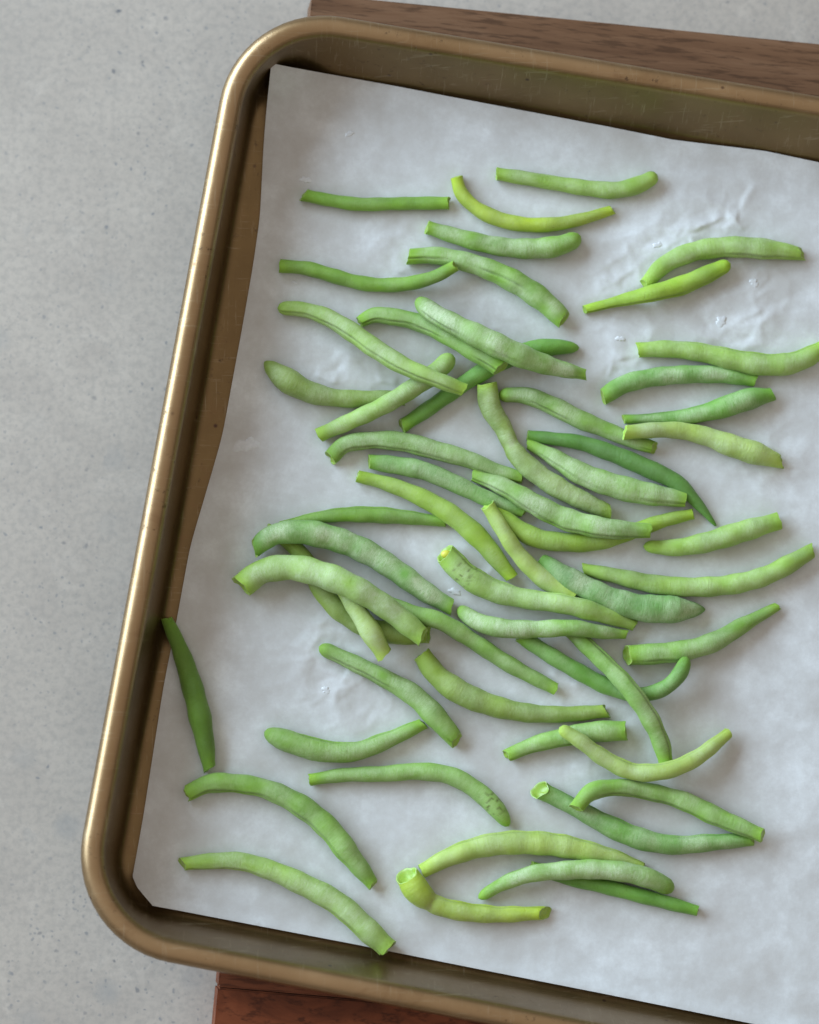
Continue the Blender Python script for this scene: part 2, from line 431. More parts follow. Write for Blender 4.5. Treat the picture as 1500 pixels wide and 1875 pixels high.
for c_ in ((98, 112, 113, 105.5, 0.55, 0.8), (96, 97.5, 110, 104, 1.0, 0.75), (121.5, 117, 114, 104, 0.7, 1.1), (114, 104, 109, 98, 0.8, 0.8), (110, 104, 115, 103.5, 0.8, 1.0), (113, 103, 117, 99, 0.5, 0.7),
           (92, 96, 96, 101, 0.6, 0.8), (88, 92, 97, 97.5, 0.5, 0.7), (97, 97.5, 99, 91, 0.6, 0.7), (70, 52.5, 84, 55, 0.55, 0.55), (70, 52.5, 69.2, 47, 0.45, 0.55), (-33, 47.5, -24, 44, 0.8, 0.7), (-12, 45, -3, 44, 0.7, 0.7),
           (112, 66, 124, 72, 0.5, 0.8), (118, 76, 126, 83, 0.5, 0.7), (64, 76, 80, 86, 0.5, 0.8), (66, 82, 74, 79, 0.45, 0.6), (-28, -68, -12, -52, 0.4, 1.0), (-20, -52, -24, -60, 0.4, 0.7), (-12, -56, -6, -66, 0.35, 0.7), (46, -55, 60, -62, 0.5, 0.9), (2, 96, 12, 90, 0.35, 0.9), (-8, 86, 2, 82, 0.35, 0.8), (-16, 52, -26, 56, 0.4, 0.8), (22, -26, 30, -18, 0.4, 0.8)):
    Z += crease(*c_)
# the sheet climbs the wall fillet a little along the far edge and in the far left corner
CL = 9.5 * np.exp(-(np.hypot(X + 48.2, Y - 156.3) / 12) ** 2)
vv = np.broadcast_to(v[..., 0], X.shape); uu = np.broadcast_to(u[..., 0], X.shape)
Z += 1.1 * np.exp(-(vv / 0.018) ** 2) + CL + 1.5 * np.exp(-(np.hypot(X + 90, Y + 130) / 9) ** 2) + 0.7 * np.exp(-((1 - vv) / 0.015) ** 2)
Z += 0.5 * np.exp(-(uu / 0.012) ** 2)
# it lies pressed flat under the beans' own height, never above it
Z = np.clip(Z, 0.25, None)
Y = Y - CL * 0.245
verts = np.c_[X.ravel(), Y.ravel(), Z.ravel()] * 0.001
idx = np.arange(NU * NV).reshape(NV, NU)
f = np.stack([idx[:-1, :-1], idx[1:, :-1], idx[1:, 1:], idx[:-1, 1:]], -1).reshape(-1, 4).tolist()
paper = link('parchment_paper', mesh_np('parchment_paper', verts, f), M_paper)
tag(paper, 'crinkled white baking paper sheet under the scattered green beans', 'baking paper')

# ------------------------------------------------------------------ green beans
# label, colour, frost, seam offset from the top (degrees), ends (c cut, h hollow cut, t closed tip), extras, axis points [x, y, z, radius] in mm
BEANS = [
    ('thin smooth green bean lying alone by the top left corner of the paper', 'mid', 0.15, None, 'c', 'h', {},
     [[-36.84,109.83,2.92,2.25],[-28.44,108.14,3.01,2.34],[-17.4,106.71,3.09,2.44],[-6.24,107.0,3.01,2.35],[5.78,107.3,3.01,2.34],[13.52,107.39,2.92,2.25]]),
    ('pale green bean with rounded upturned tip, closest to the far pan wall', 'pale', 0.5, None, 'c', 't', {},
     [[30.06,117.9,3.01,2.34],[39.69,116.42,3.18,2.53],[51.23,114.54,3.35,2.72],[62.8,112.85,3.6,3.0],[71.58,112.32,3.68,3.09],[80.13,114.55,3.67,3.07],[86.25,117.98,3.26,2.62]]),
    ('yellow green bean bent like a hook at one end, thin at the other', 'yellow', 0.25, None, 'c', 'c', {},
     [[16.19,116.64,2.92,2.25],[17.58,111.46,3.1,2.44],[22.57,105.97,3.27,2.63],[30.08,102.09,3.43,2.81],[39.37,100.07,3.35,2.72],[51.01,100.35,3.18,2.53],[60.41,102.36,2.85,2.17],[70.61,105.67,2.42,1.69]]),
    ('frosted green bean with blunt swollen end between the hooked yellow bean and a thicker arch', 'mid', 0.75, None, 'c', 't', {},
     [[5.92,98.84,3.09,2.44],[13.02,96.56,3.43,2.81],[22.88,93.79,3.78,3.2],[32.01,91.98,4.02,3.46],[43.17,91.44,4.27,3.74],[52.46,92.77,4.13,3.59],[59.42,95.99,3.26,2.62]]),
    ('thick arched dusty green bean with split open end and bright yellow stem end', 'mid', 0.75, -20, 'c', 'h', {},
     [[-0.52,88.4,3.35,2.72],[9.64,88.76,3.69,3.1],[16.63,87.34,3.93,3.36],[28.26,83.62,4.36,3.84],[37.36,79.05,4.6,4.11],[47.36,72.05,4.5,4.0],[53.32,66.53,3.93,3.37]]),
    ('smooth sagging green bean whose curved end rests on a thick arched bean', 'mid', 0.2, None, 'c', 'h', {},
     [[-45.05,84.86,3.01,2.34],[-35.54,84.05,3.18,2.54],[-26.33,81.46,3.26,2.62],[-17.07,79.1,3.26,2.62],[-7.54,78.36,3.62,2.62],[1.91,79.16,5.25,2.52],[8.97,81.15,6.57,2.34],[15.5,84.53,7.53,2.05]]),
    ('bright green bean with pointed tip lying underneath three crossing beans', 'deep', 0.15, None, 't', 'c', {},
     [[58.75,57.1,2.25,1.5],[49.24,57.02,3.74,3.15],[37.74,54.67,3.93,3.37],[28.25,50.08,3.77,3.19],[18.26,43.99,3.59,2.99],[8.81,37.09,3.42,2.8],[-2.77,29.24,3.09,2.44]]),
    ('olive yellow bean with thick tapering end tucked under a paler bean', 'olive', 0.5, None, 't', 'c', {},
     [[-50.18,51.63,2.25,1.5],[-43.44,45.66,4.77,4.3],[-35.86,41.33,4.61,4.12],[-26.54,39.04,3.94,3.37],[-15.17,38.76,3.6,3.0],[-2.03,39.24,3.43,2.81]]),
    ('light frosted bean with rounded tip lying under the seamed bean', 'pale', 0.65, None, 'c', 't', {},
     [[-31.32,26.04,3.21,2.53],[-20.47,30.75,5.26,2.91],[-9.76,35.56,7.85,3.17],[1.25,42.24,8.01,3.35],[8.89,47.81,6.28,3.46],[14.88,54.01,4.42,3.0]]),
    ('pale bean with dark seam and round flat end, crossing over two beans', 'pale', 0.6, -42, 't', 'c', {},
     [[-45.75,70.14,3.26,2.62],[-37.31,69.69,3.5,2.73],[-30.35,67.54,4.75,3.09],[-20.92,61.85,7.24,3.46],[-12.11,55.28,9.5,3.54],[-1.88,48.81,11.63,3.24],[9.2,44.24,11.86,2.87],[18.29,41.13,9.93,2.42]]),
    ('green bean with square cut end alongside the whitest frosted bean', 'mid', 0.45, -40, 'c', 'c', {},
     [[-17.47,65.49,2.59,1.88],[-12.58,67.76,3.47,2.86],[-6.18,67.35,3.67,3.08],[3.59,65.05,3.95,3.18],[12.62,60.61,5.76,3.27],[21.86,54.67,8.03,3.36],[31.13,48.88,9.07,3.17]]),
    ('whitest heavily frosted bean with long seam and tapered end', 'mid', 1.0, -50, 't', 'c', {},
     [[1.94,73.03,7.37,2.8],[7.74,67.82,9.33,3.56],[16.28,62.83,11.57,3.9],[27.94,56.89,13.35,4.28],[36.95,53.0,12.14,4.27],[46.42,50.08,9.52,3.55],[60.65,47.31,5.41,1.87]]),
    ('long wavy pale bean with bright yellow cut end reaching toward the right', 'pale', 0.5, 60, 'c', 'c', {},
     [[78.93,56.31,3.26,2.62],[89.16,56.68,3.7,3.11],[100.5,55.52,3.94,3.38],[111.57,52.91,4.27,3.75],[122.85,51.27,4.44,3.93],[132.03,51.84,4.37,3.85],[139.6,55.0,3.82,3.25],[144.45,58.49,3.09,2.44]]),
    ('dark green arched frosted bean under the long wavy pale bean', 'deep', 0.7, None, 'c', 'c', {},
     [[66.66,39.81,3.6,3.0],[73.79,44.13,3.94,3.38],[82.81,46.49,3.93,3.37],[93.92,47.71,3.94,3.38],[106.06,47.83,3.59,2.98],[119.96,45.77,2.76,2.06]]),
    ('bean with very thin stem and fat pale end beside the dark arched bean', 'deep', 0.5, 65, 'c', 'c', {},
     [[73.95,32.23,2.25,1.5],[84.61,32.61,2.57,1.86],[96.07,33.33,3.42,2.8],[107.3,35.93,4.09,3.55],[116.59,39.13,4.38,3.87],[125.56,41.17,3.09,2.44]]),
    ('frosted bean with curled tip and seam, one end under a yellowish bean', 'mid', 0.7, -40, 't', 'h', {},
     [[30.41,40.23,3.09,2.44],[39.16,40.26,3.59,2.98],[49.22,36.64,3.94,3.38],[57.92,32.27,3.94,3.38],[67.9,28.35,3.59,2.99],[76.92,24.62,3.27,2.64],[84.41,22.33,2.92,2.25]]),
    ('pale yellowish bean with round cut end lying over a seamed bean', 'yellowpale', 0.6, None, 'c', 'h', {},
     [[73.66,26.99,7.81,2.61],[82.34,27.94,6.5,2.8],[92.08,28.23,4.76,2.99],[101.51,26.52,4.04,3.45],[111.3,22.98,4.44,3.94],[120.36,20.11,4.46,3.95],[128.77,17.63,2.76,2.06]]),
    ('arched pale bean with open hollow tip and split side', 'pale', 0.55, -55, 'c', 'h', {},
     [[81.39,78.73,3.09,2.44],[87.45,85.49,3.62,3.03],[96.45,90.13,4.1,3.55],[108.37,92.37,4.36,3.84],[123.57,91.88,4.25,3.73],[136.86,90.52,2.92,2.25]]),
    ('bright yellow bean with thin straight stem and split seam across another', 'lime', 0.15, -60, 'c', 't', {},
     [[60.53,70.49,2.25,1.5],[71.84,73.21,3.71,2.06],[83.05,75.57,6.26,3.0],[94.69,79.0,4.7,3.46],[103.87,83.12,4.82,3.1],[111.19,86.57,5.61,2.43]]),
    ('wrinkled olive bean with pinched waist and square cut top', 'olive', 0.65, None, 'c', 'c', {'wr': 1.0, 'pinch': 0.36},
     [[26.58,44.25,4.1,3.56],[27.52,36.5,4.44,3.94],[31.98,28.99,3.78,3.2],[36.45,20.11,4.1,3.56],[45.26,11.87,4.36,3.84],[56.62,5.2,4.08,3.54],[68.72,-0.11,3.18,2.53]]),
    ('dark green bean ending in a long thin curled tail', 'dark', 0.1, None, 'c', 't', {},
     [[40.6,26.5,2.59,1.88],[49.37,25.29,3.03,2.37],[58.16,24.06,3.34,2.71],[68.97,20.48,3.67,3.08],[80.67,15.64,3.85,3.28],[92.06,10.05,3.61,3.01],[100.23,2.08,2.52,1.8],[105.97,-4.71,1.41,0.56]]),
    ('plump pale bean with dark seam lying inside the curve of the tailed bean', 'mid', 0.75, -45, 'c', 'c', {},
     [[40.6,23.68,2.42,1.69],[48.4,19.45,3.55,2.95],[58.5,13.31,4.46,3.96],[69.55,9.1,4.86,4.4],[81.1,6.33,4.58,4.09],[94.98,4.51,3.43,2.81]]),
    ('green bean with curled open end, uppermost of three nested beside each other', 'mid', 0.6, -55, 'h', 'c', {},
     [[-27.17,18.32,3.26,2.62],[-22.95,22.47,3.67,3.08],[-14.88,24.22,3.69,3.1],[-4.23,24.05,4.01,3.46],[9.58,20.77,4.01,3.46],[21.0,17.59,3.66,3.07],[29.82,14.11,3.27,2.63],[39.02,11.7,2.76,2.06]]),
    ('green bean with slanted cut nestled between two longer parallel beans', 'deep', 0.55, None, 'c', 'c', {},
     [[-14.04,17.06,3.26,2.62],[-5.47,15.86,3.78,3.2],[3.99,14.13,3.94,3.37],[14.71,9.85,3.77,3.19],[26.08,4.61,3.52,2.91],[39.72,-0.21,2.92,2.25]]),
    ('long yellow green bean curving down with slim stem end', 'lime', 0.3, None, 'c', 'c', {},
     [[-17.96,12.0,2.76,2.06],[-7.26,9.23,3.28,2.64],[3.99,4.64,3.78,3.2],[14.48,-1.51,4.18,3.64],[24.51,-10.14,4.17,3.63],[30.88,-17.75,3.58,2.98],[35.13,-22.82,2.92,2.25]]),
    ('lime green bean bowed beneath a frosted bean with slim cut end', 'lime', 0.25, None, 'c', 'c', {},
     [[29.56,1.26,2.92,2.25],[35.63,-4.93,3.78,3.2],[43.22,-9.05,4.02,3.47],[54.25,-10.61,4.02,3.46],[65.42,-10.02,3.85,3.28],[77.39,-6.38,3.42,2.79],[88.07,-2.74,3.1,2.45],[97.89,-0.5,2.59,1.88]]),
    ('frosted bean with dark green end lying across the bowed lime bean', 'mid', 0.8, -55, 'c', 'c', {},
     [[21.68,12.74,2.94,2.25],[31.84,8.54,4.91,3.19],[41.31,2.99,6.74,3.75],[52.17,-2.37,6.44,4.02],[64.75,-5.85,8.67,3.84],[82.49,-6.86,7.49,2.43]]),
    ('slender pale bean with folded yellow top running under a thicker bean', 'yellowpale', 0.5, None, 'h', 'c', {},
     [[26.5,1.84,6.42,2.62],[31.41,-6.54,7.16,2.8],[37.3,-15.06,5.53,3.0],[44.8,-22.3,4.05,3.37],[56.07,-29.57,3.77,3.18]]),
    ('darkest wrinkled frosted bean with fat pointed end', 'dark', 0.75, None, 'c', 't', {'wr': 0.6},
     [[44.91,-16.4,3.09,2.44],[52.4,-21.79,4.28,3.76],[61.32,-26.85,4.76,4.29],[68.8,-30.25,4.93,4.48],[78.67,-33.02,5.28,4.87],[90.01,-33.7,5.23,4.82],[101.82,-33.46,2.08,1.31]]),
    ('longest gently curved bean beside the darkest wrinkled bean', 'pale', 0.45, None, 'c', 'c', {},
     [[59.6,-19.71,2.76,2.06],[71.8,-22.3,3.46,2.84],[83.99,-24.94,3.93,3.36],[97.88,-25.9,4.1,3.56],[110.44,-24.95,4.1,3.56],[122.67,-21.81,4.02,3.46],[131.48,-17.35,3.94,3.38],[138.97,-13.05,3.09,2.44]]),
    ('straight bean with pale raised seam next to the thin curled tail', 'pale', 0.5, 60, 't', 'c', {},
     [[80.39,-11.73,2.76,2.06],[90.04,-12.33,3.59,2.99],[101.26,-10.66,4.1,3.55],[112.97,-7.14,4.35,3.83],[127.25,-2.93,3.6,3.0]]),
    ('bean with glossy yellow pointed tip and hollow cut end', 'mid', 0.5, -50, 'h', 'c', {},
     [[74.32,-49.4,4.1,3.56],[83.7,-48.86,4.27,3.74],[94.95,-47.58,4.28,3.75],[104.91,-44.43,4.02,3.46],[114.03,-39.17,3.46,2.84],[126.76,-32.27,2.25,1.5]]),
    ('deep green hook shaped bean whose tip touches a yellow tipped bean', 'deep', 0.3, None, 'c', 't', {},
     [[37.29,-42.33,3.26,2.62],[47.03,-48.75,3.52,2.91],[58.14,-55.18,3.6,3.0],[68.57,-60.43,3.69,2.91],[78.62,-62.87,5.13,2.71],[87.42,-60.3,6.99,2.71],[92.17,-55.35,8.35,2.69],[94.35,-49.96,8.84,2.24]]),
    ('slim green bean running down across the deep green hook bean', 'mid', 0.5, 45, 'c', 'c', {},
     [[54.17,-40.05,3.44,2.62],[61.14,-46.96,5.39,2.98],[68.74,-54.54,7.72,3.17],[75.7,-62.69,9.63,3.26],[82.31,-72.5,8.09,3.27],[85.97,-80.59,6.17,3.1],[87.47,-86.31,4.72,2.53]]),
    ('thick light bean with curled open end holding a yellow seed', 'pale', 0.6, 60, 'h', 'c', {'seed': 0, 'fleck': 0.12, 'kv': 0.45},
     [[11.98,-14.75,4.44,3.93],[18.7,-21.67,4.78,4.31],[28.05,-27.16,4.57,4.02],[38.47,-30.0,5.55,3.66],[51.4,-32.01,7.9,3.46],[63.18,-34.81,7.02,3.27],[77.32,-39.23,3.17,1.87]]),
    ('frosted bean with bright green rounded end under the thick light bean', 'mid', 0.85, None, 't', 'c', {},
     [[16.34,-33.01,3.1,2.25],[21.89,-37.44,4.99,3.15],[31.47,-40.34,7.2,3.36],[42.63,-40.68,7.26,3.08],[55.74,-40.34,8.34,2.98],[64.94,-41.52,6.9,2.53],[74.33,-42.3,4.4,1.5]]),
    ('smooth green bean with flattened dark stem behind the frosted arch', 'mid', 0.2, 50, 'c', 'c', {},
     [[-44.69,-5.19,2.17,1.41],[-36.17,-3.22,2.57,1.85],[-24.65,-1.45,3.17,2.52],[-11.03,-1.44,3.6,2.99],[-0.34,-2.26,3.19,2.54],[12.29,-3.67,2.42,1.69]]),
    ('shaded olive bean buried under the crossing pile of beans', 'olive', 0.25, None, 'c', 'h', {},
     [[-49.17,-6.2,2.76,2.06],[-41.94,-10.58,3.28,2.64],[-35.95,-16.56,3.58,2.98],[-31.03,-26.23,3.93,3.37],[-24.83,-33.6,4.1,3.55],[-15.77,-39.46,4.19,3.65],[-5.31,-42.18,4.27,3.74],[6.74,-42.07,3.93,3.37]]),
    ('long green bean emerging from beneath the pile toward the paper centre', 'mid', 0.4, None, 'c', 'c', {},
     [[-16.97,-26.18,3.1,2.44],[-9.35,-30.97,3.72,2.82],[0.07,-35.01,5.58,3.0],[8.68,-37.43,6.73,3.08],[22.14,-44.98,4.27,3.0],[32.95,-51.93,3.52,2.92],[49.99,-60.98,2.92,2.25]]),
    ('short whitish bean with bright lime cut tip poking from the pile', 'yellowpale', 0.7, 70, 'c', 'h', {},
     [[-23.59,-26.66,6.95,2.43],[-18.15,-34.87,9.43,3.16],[-13.51,-42.37,10.32,3.63],[-8.9,-49.77,8.09,2.89]]),
    ('large frosted blue green arch with bright green end, far side of the pile', 'deep', 0.95, None, 'h', 'c', {},
     [[-53.22,-13.28,6.42,3.18],[-46.97,-8.93,7.91,3.73],[-38.08,-7.75,8.05,4.27],[-26.72,-9.69,6.04,4.49],[-14.77,-14.33,4.78,4.3],[-3.91,-21.21,4.52,4.02],[5.51,-27.92,4.1,3.55],[14.46,-33.03,3.26,2.62]]),
    ('large pale arched bean on top of the pile with flared end', 'pale', 0.75, None, 'h', 'h', {},
     [[-57.62,-26.31,5.69,4.3],[-50.89,-21.5,7.13,4.38],[-41.57,-19.99,9.19,4.56],[-30.02,-22.62,11.72,4.74],[-19.14,-27.27,13.27,4.55],[-9.95,-32.6,11.7,4.19],[-1.47,-39.03,10.31,3.82],[4.02,-43.53,9.91,3.35]]),
    ('straight green bean with split seam end beside the bowed lower bean', 'mid', 0.55, -40, 't', 'h', {},
     [[-31.11,-46.59,3.09,2.44],[-20.47,-51.53,3.44,2.82],[-9.11,-57.22,3.78,3.2],[1.82,-63.64,4.28,3.75],[9.39,-71.24,4.42,3.91],[15.88,-78.54,3.43,2.81]]),
    ('thick blotchy olive green bean sagging to a thin cut stem', 'olive', 0.3, None, 'c', 'c', {},
     [[3.94,-49.17,3.93,3.37],[8.79,-55.9,4.41,3.9],[16.27,-61.67,4.77,4.3],[26.04,-65.96,4.52,4.02],[37.59,-68.75,4.0,3.44],[51.88,-69.57,3.52,2.91],[67.38,-68.41,2.92,2.25]]),
    ('short bean with flared cut end lying under a yellow tipped curve', 'mid', 0.5, -60, 'h', 'h', {},
     [[33.07,-83.71,2.92,2.25],[40.88,-80.37,3.43,2.81],[51.85,-77.45,3.93,3.36],[63.06,-75.56,4.27,3.74],[73.77,-75.15,4.1,3.56]]),
    ('slender pale U shaped bean with yellow ends over a shorter bean', 'yellowpale', 0.5, 55, 't', 'c', {},
     [[50.55,-74.17,8.41,2.24],[57.06,-78.35,8.95,2.6],[66.23,-84.83,7.24,2.88],[76.47,-89.22,6.95,3.09],[85.24,-89.11,8.5,3.08],[96.96,-84.79,7.19,2.88],[104.54,-79.46,5.06,2.5],[109.1,-75.84,3.63,1.87]]),
    ('green bean with large round cut face and deep groove, lower of a crossed pair', 'deep', 0.6, 60, 'h', 'c', {'kv': 0.7},
     [[44.14,-95.22,3.93,3.37],[50.0,-98.11,3.52,2.91],[59.21,-102.89,3.76,3.18],[68.31,-107.82,4.17,3.64],[80.45,-112.41,4.34,3.83],[89.49,-113.94,4.01,3.45],[102.61,-113.18,3.59,2.99],[117.1,-112.28,2.84,2.16]]),
    ('S shaped light green bean over the deeply grooved bean', 'mid', 0.5, -55, 'c', 'c', {},
     [[56.2,-101.52,8.19,2.42],[60.93,-96.33,7.83,3.17],[70.34,-94.49,5.88,3.09],[82.19,-96.02,3.91,3.09],[93.52,-99.07,3.86,3.29],[104.05,-104.04,4.35,3.47],[120.02,-110.77,5.85,2.43]]),
    ('pale yellow smooth arched bean, largest of the lower cluster', 'yellowpale', 0.4, 65, 'c', 'c', {},
     [[3.95,-122.92,3.09,2.44],[13.4,-118.07,3.8,3.23],[23.51,-114.72,4.34,3.82],[35.4,-113.14,4.61,4.12],[46.09,-113.51,4.61,4.12],[57.95,-115.67,4.33,3.81],[71.1,-118.7,3.22,2.57],[80.0,-121.9,2.42,1.69]]),
    ('slim dark green straight bean peeking from under a frosted arch', 'deep', 0.1, None, 'c', 'c', {},
     [[41.72,-121.49,2.76,2.06],[53.97,-125.23,3.1,2.44],[66.49,-128.07,3.26,2.62],[79.91,-131.5,3.26,2.62],[89.51,-133.98,3.08,2.42],[98.18,-136.32,2.59,1.88]]),
    ('frosted pale arched bean lying over two others in the lower cluster', 'mid', 0.85, None, 't', 't', {},
     [[23.29,-131.98,2.46,1.69],[31.32,-127.18,4.11,2.43],[40.03,-123.92,6.33,2.88],[51.65,-122.5,7.48,3.27],[62.3,-122.14,7.22,3.45],[74.1,-123.32,6.79,3.55],[83.32,-126.07,5.35,3.46],[89.91,-129.27,3.36,2.44]]),
    ('yellow bean with wide open flared mouth and pinched brown neck', 'yellow', 0.35, 60, 'h', 'h', {'pinch': 0.24, 'kv': 0.6},
     [[-1.13,-123.98,4.77,4.3],[2.78,-129.73,5.09,4.66],[8.47,-133.91,4.02,3.47],[16.92,-136.24,3.84,3.27],[27.42,-137.27,3.6,3.01],[45.92,-136.97,2.92,2.25]]),
    ('smooth shaded green bean slanting off the paper against the left pan wall', 'darkmid', 0.05, None, 'c', 'c', {},
     [[-83.08,-37.0,2.67,1.97],[-78.3,-47.9,3.6,3.0],[-74.49,-59.11,4.27,3.75],[-71.04,-72.26,4.43,3.92],[-68.07,-88.22,2.92,2.25]]),
    ('thick curved green bean with round cut end beside the leaning bean', 'mid', 0.4, -55, 'h', 'c', {},
     [[-75.77,-96.54,3.26,2.62],[-68.6,-93.37,3.94,3.38],[-59.43,-93.04,3.93,3.37],[-47.87,-95.42,4.11,3.57],[-37.25,-100.61,4.44,3.93],[-28.02,-107.95,4.61,4.12],[-20.62,-117.11,4.36,3.84],[-12.36,-127.33,2.92,2.25]]),
    ('long light bean whose cut end overhangs the lower paper edge', 'pale', 0.6, -65, 'c', 'h', {},
     [[-77.09,-120.28,2.92,2.25],[-69.12,-119.4,3.32,2.69],[-57.11,-119.43,3.78,3.2],[-46.85,-122.52,4.09,3.54],[-35.84,-127.38,4.43,3.92],[-24.11,-133.78,4.61,4.12],[-15.16,-141.79,4.7,4.22],[-7.2,-148.94,4.1,3.56]]),
    ('boat shaped green bean with deep seam along its inner curve', 'mid', 0.5, 60, 't', 'c', {},
     [[-49.6,-75.63,3.26,2.62],[-41.48,-78.83,4.32,3.8],[-30.31,-82.06,4.36,3.85],[-18.69,-82.27,3.93,3.37],[-7.69,-78.41,3.52,2.91],[4.73,-72.77,2.76,2.06]]),
    ('long green bean bending down to a brown flecked tip', 'mid', 0.4, None, 'c', 't', {'fleck': 0.87},
     [[-34.13,-91.91,2.76,2.06],[-24.1,-90.4,3.1,2.44],[-8.89,-89.84,3.44,2.82],[5.07,-89.09,3.68,3.08],[15.05,-90.91,3.85,3.28],[21.68,-94.7,3.85,3.28],[29.24,-101.47,3.73,3.15],[33.77,-107.63,2.59,1.88]]),
]
PAL = {'mid': (0.205, 0.400, 0.028), 'pale': (0.295, 0.475, 0.052), 'yellow': (0.42, 0.55, 0.022), 'lime': (0.315, 0.49, 0.020), 'yellowpale': (0.40, 0.53, 0.080),
       'olive': (0.255, 0.375, 0.032), 'deep': (0.138, 0.340, 0.026), 'dark': (0.098, 0.262, 0.026), 'darkmid': (0.150, 0.31, 0.020)}
HF = 0.9
SEG = 48
def curve(P, n):
    seg = np.linalg.norm(np.diff(P[:, :3], axis=0), axis=1); s = np.concatenate([[0], np.cumsum(seg)])
    m = np.gradient(P, s, axis=0)
    t = np.linspace(0, s[-1], n); k = np.clip(np.searchsorted(s, t) - 1, 0, len(s) - 2)
    h = (s[k + 1] - s[k])[:, None]; q = ((t - s[k])[:, None]) / h
    return (2 * q ** 3 - 3 * q ** 2 + 1) * P[k] + (q ** 3 - 2 * q ** 2 + q) * h * m[k] + (-2 * q ** 3 + 3 * q ** 2) * P[k + 1] + (q ** 3 - q ** 2) * h * m[k + 1], t
def smoothstep(a, b, x):
    t = np.clip((x - a) / (b - a), 0, 1); return t * t * (3 - 2 * t)
def set_attr(me, name, kind, arr):
    a = me.attributes.new(name, kind, 'POINT')
    key = {'FLOAT': 'value', 'FLOAT_VECTOR': 'vector', 'FLOAT_COLOR': 'color'}[kind]
    a.data.foreach_set(key, np.ascontiguousarray(arr, dtype=np.float32).ravel())

